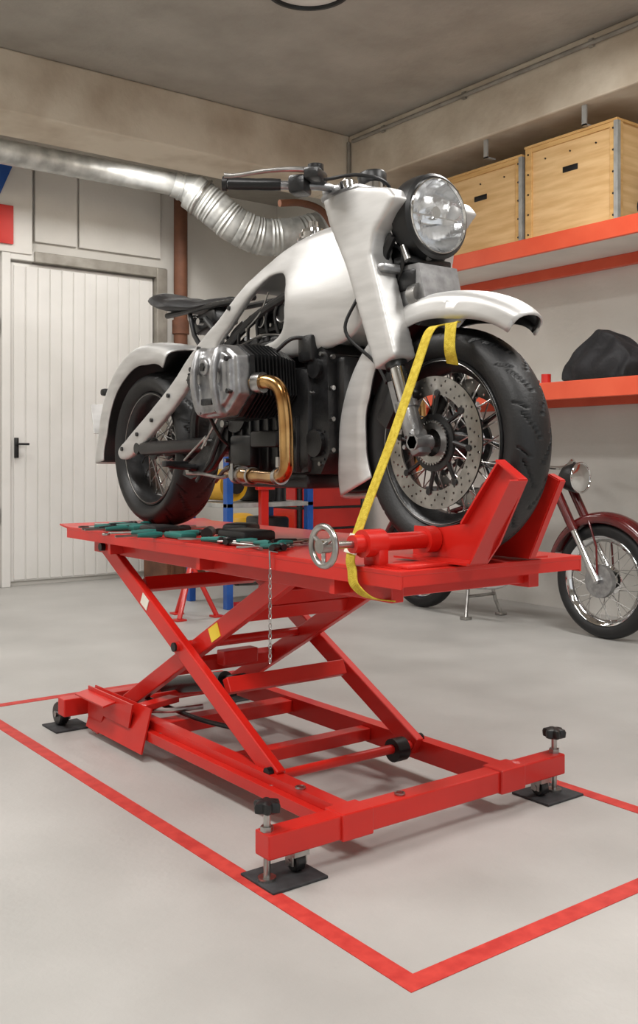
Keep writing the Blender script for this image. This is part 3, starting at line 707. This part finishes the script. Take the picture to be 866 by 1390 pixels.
g.b2((1.27,1.86,.0),(1.43,2.0,.007),bev=.002).b2((2.23,1.86,.0),(2.39,2.0,.007),bev=.002).b2((1.39,3.44,0),(1.53,3.58,.007),bev=.002).b2((2.15,3.44,0),(2.30,3.58,.007),bev=.002)
obj('floor_pads',g,'dark',lift,smooth=False)
g=G()
for x in (1.30,2.34):
    g.cyl((x,1.93,.008),(x,1.93,.17),.0085,n=14).cyl((x,1.93,.007),(x,1.93,.014),.022,n=20).cyl((x,1.93,.122),(x,1.93,.134),.016,n=6)
for x in (1.385,2.275):
    g.box((x,1.93,.055),(.045,.05,.012)).b2((x-.022,1.915,.025),(x-.018,1.945,.06)).b2((x+.018,1.915,.025),(x+.022,1.945,.06)).cyl((x-.024,1.93,.032),(x+.024,1.93,.032),.008)
obj('levelling_screws',g,'steel',lift)
g=G()
for x in (1.30,2.34):
    n=48; V=[];F=[]
    for zz,s in ((.165,.6),(.17,.95),(.185,1.),(.192,.9),(.196,.5)):
        for i in range(n):
            a=2*math.pi*i/n; r=.03+.0055*math.cos(6*a)
            V.append((x+r*s*math.cos(a),1.93+r*s*math.sin(a),zz))
    for j in range(4):
        for i in range(n): F.append((j*n+i,j*n+(i+1)%n,(j+1)*n+(i+1)%n,(j+1)*n+i))
    F.append(tuple(range(n))[::-1]); F.append(tuple(4*n+i for i in range(n)))
    g.add(V,F)
obj('screw_knobs',g,'black',lift)
g=G()
for x in (1.385,2.275): g.rev([(-.014,.01),(-.014,.022),(-.01,.0255),(.01,.0255),(.014,.022),(.014,.01)],(x,1.93,.0325),(1,0,0),n=24,closed=True)
for x in (1.445,2.235): g.rev([(-.018,.012),(-.018,.038),(-.012,.043),(.012,.043),(.018,.038),(.018,.012)],(x,3.53,.05),(1,0,0),n=28,closed=True)
obj('casters',g,'blackm',lift)
obj('caster_bolts',G().cyl((1.42,3.53,.05),(1.475,3.53,.05),.012,n=12).cyl((2.21,3.53,.05),(2.255,3.53,.05),.012,n=12).b2((1.465,3.5,.03),(1.47,3.55,.09)),'steel',lift)
# wheel clamp
g=G()
jawN=[(1.585,1.0),(1.515,.955),(1.60,.80),(1.64,.752),(1.90,.752),(1.895,.83),(1.80,.83),(1.71,.845)]
jawF=[(1.60,.965),(1.565,.95),(1.61,.86),(1.66,.752),(1.90,.752),(1.895,.81),(1.80,.81),(1.70,.83)]
for x,o,jaw in ((1.742,-1,jawN),(1.918,1,jawF)):
    g.prism(jaw,x-.003,x+.003)
    def flange(a,b,wd):
        a=Vector((x,a[0],a[1]));b=Vector((x,b[0],b[1])); dd=b-a
        g.box((a+b)/2+Vector((o*wd/2,0,0)),(wd,dd.length,.005),rot=(math.atan2(dd.z,dd.y),0,0))
    if o<0: flange((1.515,.955),(1.64,.755),.06); flange((1.64,.753),(1.90,.753),.07); flange((1.515,.955),(1.585,1.0),.03); flange((1.585,1.0),(1.71,.845),.02)
    else: flange((1.66,.753),(1.90,.753),.07); flange((1.565,.95),(1.60,.965),.02); flange((1.565,.95),(1.66,.755),.02)
g.cyl((1.735,1.82,.80),(1.47,1.82,.80),.022,n=24).cyl((1.56,1.82,.80),(1.50,1.82,.80),.034,n=24)
g.b2((1.53,1.79,.745),(1.56,1.85,.81),bev=.003).cyl((1.735,1.82,.80),(1.70,1.82,.80),.034,n=24)
g.b2((1.54,1.70,.745),(1.72,1.78,.753),bev=.002)
obj('wheel_clamp',g,'red',lift,smooth=True,ang=30)
g=G().torus((1.385,1.82,.80),(1,0,0),.046,.008,n=48,m=12).cyl((1.47,1.82,.80),(1.375,1.82,.80),.009).cyl((1.40,1.82,.80),(1.372,1.82,.80),.017)
for i in range(3):
    a=2.1*i+.5; g.cyl((1.385,1.82,.80),(1.385,1.82+.046*math.cos(a),.80+.046*math.sin(a)),.0055,n=8)
obj('clamp_handwheel',g,'steel',lift)
g=G()
z=.70;i=0
while z>.45:
    c=Vector((1.492,2.2,z)); P=[]
    for k in range(16):
        a=2*math.pi*k/16; u=.0042*math.cos(a); w_=.0085*math.sin(a)
        P.append(c+(Vector((u,0,w_)) if i%2 else Vector((0,u,w_))))
    g.tube(P,.0013,n=6,closed=True); z-=.0135; i+=1
g.tube([(1.492,2.2,.71),(1.49,2.2,.755),(1.51,2.19,.75)],.0025,n=6)
obj('safety_chain',g,'steel',lift)
obj('warning_label',G().box((1.5985,2.67,.457),(.002,.06,.045),rot=(-.497,0,0)),'yellowlab',lift,smooth=False)
obj('caution_label',G().box((1.5485,3.05,.515),(.002,.05,.04),rot=(.474,0,0)),'label',lift,smooth=False)

# tie-down strap
st=group('tie_down_strap',(1.6,1.85,1.0))
g=G().ribbon([(1.75,1.80,1.345),(1.70,1.795,1.325),(1.665,1.802,1.24),(1.60,1.82,1.06),(1.53,1.842,.88),(1.492,1.85,.775),(1.488,1.842,.735),(1.487,1.83,.70),(1.51,1.80,.672),(1.57,1.79,.66)],(0,1,0),.032,.003,sm=8)
g.ribbon([(1.75,1.76,1.345),(1.725,1.745,1.335),(1.715,1.74,1.28),(1.735,1.75,1.24)],(0,1,0),.036,.003,sm=5)
obj('webbing',g,'strap',st,smooth=False)
obj('strap_label',G().ribbon([(1.506,1.847,.82),(1.489,1.852,.775)],(0,1,0),.046,.004),'label',st,smooth=False)

# hand tools
tl=group('hand_tools',(1.7,2.8,.746))
gb=G();gt=G();gs=G()
for k in range(34):
    x=random.uniform(1.52,1.74); y=random.uniform(2.25,3.45); a=random.uniform(0,3.14); l=random.uniform(.05,.09)
    dx,dy=l*math.cos(a),l*math.sin(a); zz=.757
    tgt=(gt if k%3==0 else gb)
    tgt.tube([(x,y,zz),(x+dx*.3,y+dy*.3,zz),(x+dx,y+dy,zz)],[.009,.011,.007],n=10,sm=2)
    gs.cyl((x+dx,y+dy,zz),(x+dx*1.9,y+dy*1.9,zz),.004,n=8)
    if k%4==0: gs.torus((x+dx*2,y+dy*2,zz-.004),(0,0,1),.01,.004,n=14,m=6)
gb.b2((1.60,2.50,.746),(1.72,2.66,.785),bev=.012).b2((1.56,3.0,.746),(1.66,3.12,.775),bev=.01).box((1.75,2.75,.77),(.1,.1,.045),rot=(0,0,.5),bev=.015)
gb.cyl((1.60,2.72,.765),(1.66,2.80,.765),.019)
gt.b2((1.54,2.78,.746),(1.60,2.9,.765),bev=.006).b2((1.58,3.2,.746),(1.66,3.35,.766),bev=.006)
gs.tube([(1.53,2.30,.752),(1.56,2.4,.752),(1.55,2.5,.752)],.005).torus((1.56,2.28,.752),(0,0,1),.014,.004,n=16,m=6)
obj('black_handles',gb,'black',tl); obj('teal_handles',gt,'teal',tl); obj('tool_shafts',gs,'steel',tl)

# ================================================================= VINTAGE MOTORCYCLE
vx=4.6
vm=group('vintage_motorcycle',(vx,4.15,0))
vf,vr=3.43,4.93
wheel(vm,vx,vf,.325,.325,.085,.25,'front',spokes=36,rimmat='chrome',tread=False,hubr=.075,hubw=.04,hubmat='chrome')
wheel(vm,vx,vr,.325,.325,.095,.25,'rear',spokes=36,rimmat='chrome',tread=False,hubr=.075,hubw=.04,hubmat='chrome')
obj('front_brake_drum',G().rev([(0,.001),(0,.03),(-.006,.05),(.0,.092),(.02,.095),(.04,.09)],(vx-.065,vf,.325),(1,0,0),n=36).cyl((vx-.09,vf,.325),(vx+.09,vf,.325),.014),'alu2',vm)
BXs=BX
BX=vx
g=fender(vf,.325,20,150,[(20,.375),(150,.375)],[(20,.34),(85,.325),(150,.34)],lambda t:.06,n=40)
obj('front_fender',g,'maroon',vm,ang=60,solid=.004)
g=fender(vr,.325,-5,150,[(-5,.37),(150,.37)],[(-5,.335),(150,.32)],lambda t:.065,n=40)
obj('rear_fender',g,'maroon',vm,ang=60,solid=.004)
BX=BXs
g=G()
for s in (-1,1):
    g.cyl((vx+s*.075,vf,.325),(vx+s*.075,3.60,.62),.021,n=16)
obj('fork_lowers',g,'chrome',vm)
g=G()
for s in (-1,1):
    g.cyl((vx+s*.075,3.59,.60),(vx+s*.075,3.76,.90),.027,n=16)
    g.tube([(vx+s*.06,3.5,.66),(vx+s*.07,3.44,.52),(vx+s*.075,3.43,.34)],.006)
g.tube([(vx,3.74,.86),(vx,4.0,.5),(vx,4.1,.26),(vx,4.6,.26),(vx,4.75,.5)],.018,sm=6).tube([(vx,3.76,.84),(vx,4.2,.76),(vx,4.75,.62),(vx,4.93,.34)],.016,sm=5)
g.box((vx,4.55,.55),(.22,.3,.22),bev=.05)
obj('frame_and_fork',g,'maroon',vm)
g=G().box((vx,4.1,.78),(.2,.5,.2),bev=.07,seg=3).box((vx,3.98,.83),(.22,.3,.16),bev=.06,seg=3)
obj('fuel_tank',vox(g,.012,8),'maroon',vm,ang=80)
g=G().box((vx,4.62,.78),(.2,.52,.09),bev=.035,seg=3); obj('seat',g,'leather',vm)
g=G().b2((vx-.09,4.15,.27),(vx+.09,4.5,.48),bev=.04)
for k in range(8): g.b2((vx-.08,4.08,.5+k*.02),(vx+.08,4.24,.507+k*.02))
g.cyl((vx,4.16,.45),(vx,4.16,.66),.05)
obj('engine',g,'alu2',vm)
g=G().tube([(vx-.06,4.1,.58),(vx-.1,3.98,.48),(vx-.12,4.05,.27),(vx-.13,4.4,.23),(vx-.13,5.0,.25)],[.018,.018,.018,.022,.034,.036,.03],sm=6,n=16)
obj('exhaust_pipe',g,'chrome',vm)
g=G().rev([(0,.085),(.03,.088),(.1,.07),(.14,.03),(.145,.001)],(vx,3.60,.90),(0,1,0),n=36); obj('headlight_shell',g,'black',vm)
obj('headlight_lens',G().rev([(-.02,.001),(-.012,.05),(0,.083)],(vx,3.60,.90),(0,1,0),n=36).torus((vx,3.6,.9),(0,1,0),.086,.006),'chrome',vm)
g=G().tube([(vx-.33,3.92,.98),(vx-.2,3.82,1.0),(vx-.08,3.78,.96),(vx+.08,3.78,.96),(vx+.2,3.82,1.0),(vx+.33,3.92,.98)],.012,sm=6); obj('handlebar',g,'chrome',vm)
obj('grips',G().tube([(vx-.38,3.96,.975),(vx-.27,3.875,.99)],.018).tube([(vx+.38,3.96,.975),(vx+.27,3.875,.99)],.018),'black',vm)
g=G()
for s in (-1,1): g.tube([(vx+s*.09,4.40,.28),(vx+s*.13,4.38,.1),(vx+s*.16,4.36,.012)],.012).box((vx+s*.16,4.36,.01),(.06,.05,.02),bev=.004)
g.cyl((vx-.12,4.38,.14),(vx+.12,4.38,.14),.01)
obj('centre_stand',g,'steel',vm)

# ================================================================= background workshop items
rk=group('workshop_rack',(4.2,6.0,0))
g=G()
for x in (3.45,4.12):
    for y in (5.6,6.1): g.b2((x,y,0),(x+.05,y+.05,1.15),bev=.003)
obj('uprights',g,'blue',rk,smooth=False)
g=G()
for z in (.25,.68,1.1): g.b2((3.45,5.6,z),(4.17,6.15,z+.03),bev=.003)
obj('shelves',g,'duct',rk,smooth=False)
g=G().cyl((3.58,5.72,.83),(3.58,6.05,.83),.11,n=28).cyl((3.9,5.85,.29),(3.9,5.85,.42),.09,n=28)
obj('yellow_compressor',g,'cyl_yellow',rk)
g=G().b2((3.52,5.7,.282),(3.78,6.0,.5),bev=.02).b2((3.78,5.70,.712),(3.92,6.0,.86),bev=.02).cyl((3.58,5.68,.83),(3.58,5.72,.83),.06).b2((3.85,5.72,.425),(4.05,6.0,.6),bev=.02).cyl((4.0,5.8,.712),(4.0,5.8,.95),.06)
obj('equipment',g,'blackm',rk)
g=G().b2((3.70,5.56,.0),(3.76,5.60,1.0),bev=.003).b2((3.5,5.55,.0),(3.95,5.6,.05),bev=.003).box((3.73,5.56,.9),(.14,.04,.2),bev=.005)
obj('red_press_post',g,'red',rk,smooth=False)
js=group('axle_stand',(3.1,5.5,0))
g=G()
for (x,y) in ((2.98,5.4),(3.25,5.4),(3.1,5.65)):
    g.tube([(x,y,.01),(3.11,5.48,.34)],.016).box((x,y,.006),(.07,.07,.012),bev=.002)
g.cyl((3.11,5.48,.3),(3.11,5.48,.46),.02).box((3.11,5.48,.47),(.12,.05,.03),bev=.004)
obj('stand_frame',g,'red',js)
tc=group('tool_cabinet',(4.9,6.5,0))
g=G().b2((4.55,6.3,.08),(5.2,6.8,1.0),bev=.01); obj('carcass',g,'blackm',tc,smooth=False)
g=G()
for k in range(5): g.b2((4.53,6.33,.12+k*.17),(4.55,6.77,.27+k*.17),bev=.004)
for k in range(5): g.b2((4.58,6.285,.12+k*.17),(5.17,6.3,.27+k*.17),bev=.004)
obj('drawers',g,'red',tc,smooth=False)
g=G()
for x in (4.6,5.12):
    for y in (6.36,6.72): g.cyl((x-.02,y,.04),(x+.02,y,.04),.04)
obj('cabinet_casters',g,'black',tc)
sb=group('storage_box',(3.95,7.2,0))
g=G().b2((3.72,6.95,.02),(4.08,7.35,.34),bev=.01).b2((3.70,6.93,.30),(4.10,7.37,.35),bev=.006)
for x in (3.76,3.88,4.0): g.b2((x,6.94,.04),(x+.02,6.95,.3))
g.b2((3.73,6.96,0),(3.8,7.34,.02)).b2((4.0,6.96,0),(4.07,7.34,.02))
obj('box_body',g,'brown',sb,smooth=False)
vc=group('shop_vacuum',(4.3,6.7,0))
g=G().rev([(0,.14),(.02,.17),(.34,.17),(.36,.16)],(4.3,6.75,.05),(0,0,1),n=36,caps=True)
for a in range(4): g.cyl((4.3+.14*math.cos(a*1.57+.7)-.01,6.75+.14*math.sin(a*1.57+.7),.03),(4.3+.14*math.cos(a*1.57+.7)+.01,6.75+.14*math.sin(a*1.57+.7),.03),.03)
obj('tank',g,'blackm',vc)
obj('motor_head',G().rev([(0,.165),(.05,.16),(.13,.12),(.16,.06),(.165,.001)],(4.3,6.75,.41),(0,0,1),n=36),'cyl_yellow',vc)
obj('hose',G().tube([(4.3,6.58,.3),(4.28,6.5,.3),(4.25,6.42,.15),(4.3,6.35,.04),(4.42,6.32,.04)],.025,sm=6),'black',vc)

# ---------------------------------------------------------------- camera, world
cam=bpy.data.cameras.new('camera'); co=bpy.data.objects.new('camera',cam); C.scene.collection.objects.link(co)
co.location=(0,0,1.0); co.rotation_euler=(math.radians(90),0,math.radians(-37))
cam.sensor_fit='AUTO'; cam.sensor_width=36; cam.lens=1331/1390*36; cam.shift_y=-70/1390
cam.clip_start=.05
C.scene.camera=co
w=bpy.data.worlds.new('world'); C.scene.world=w; w.use_nodes=True
bg=w.node_tree.nodes['Background']; bg.inputs['Color'].default_value=(.96,.98,1,1); bg.inputs['Strength'].default_value=.9
C.scene.view_settings.view_transform='Standard'
C.scene.view_settings.exposure=0
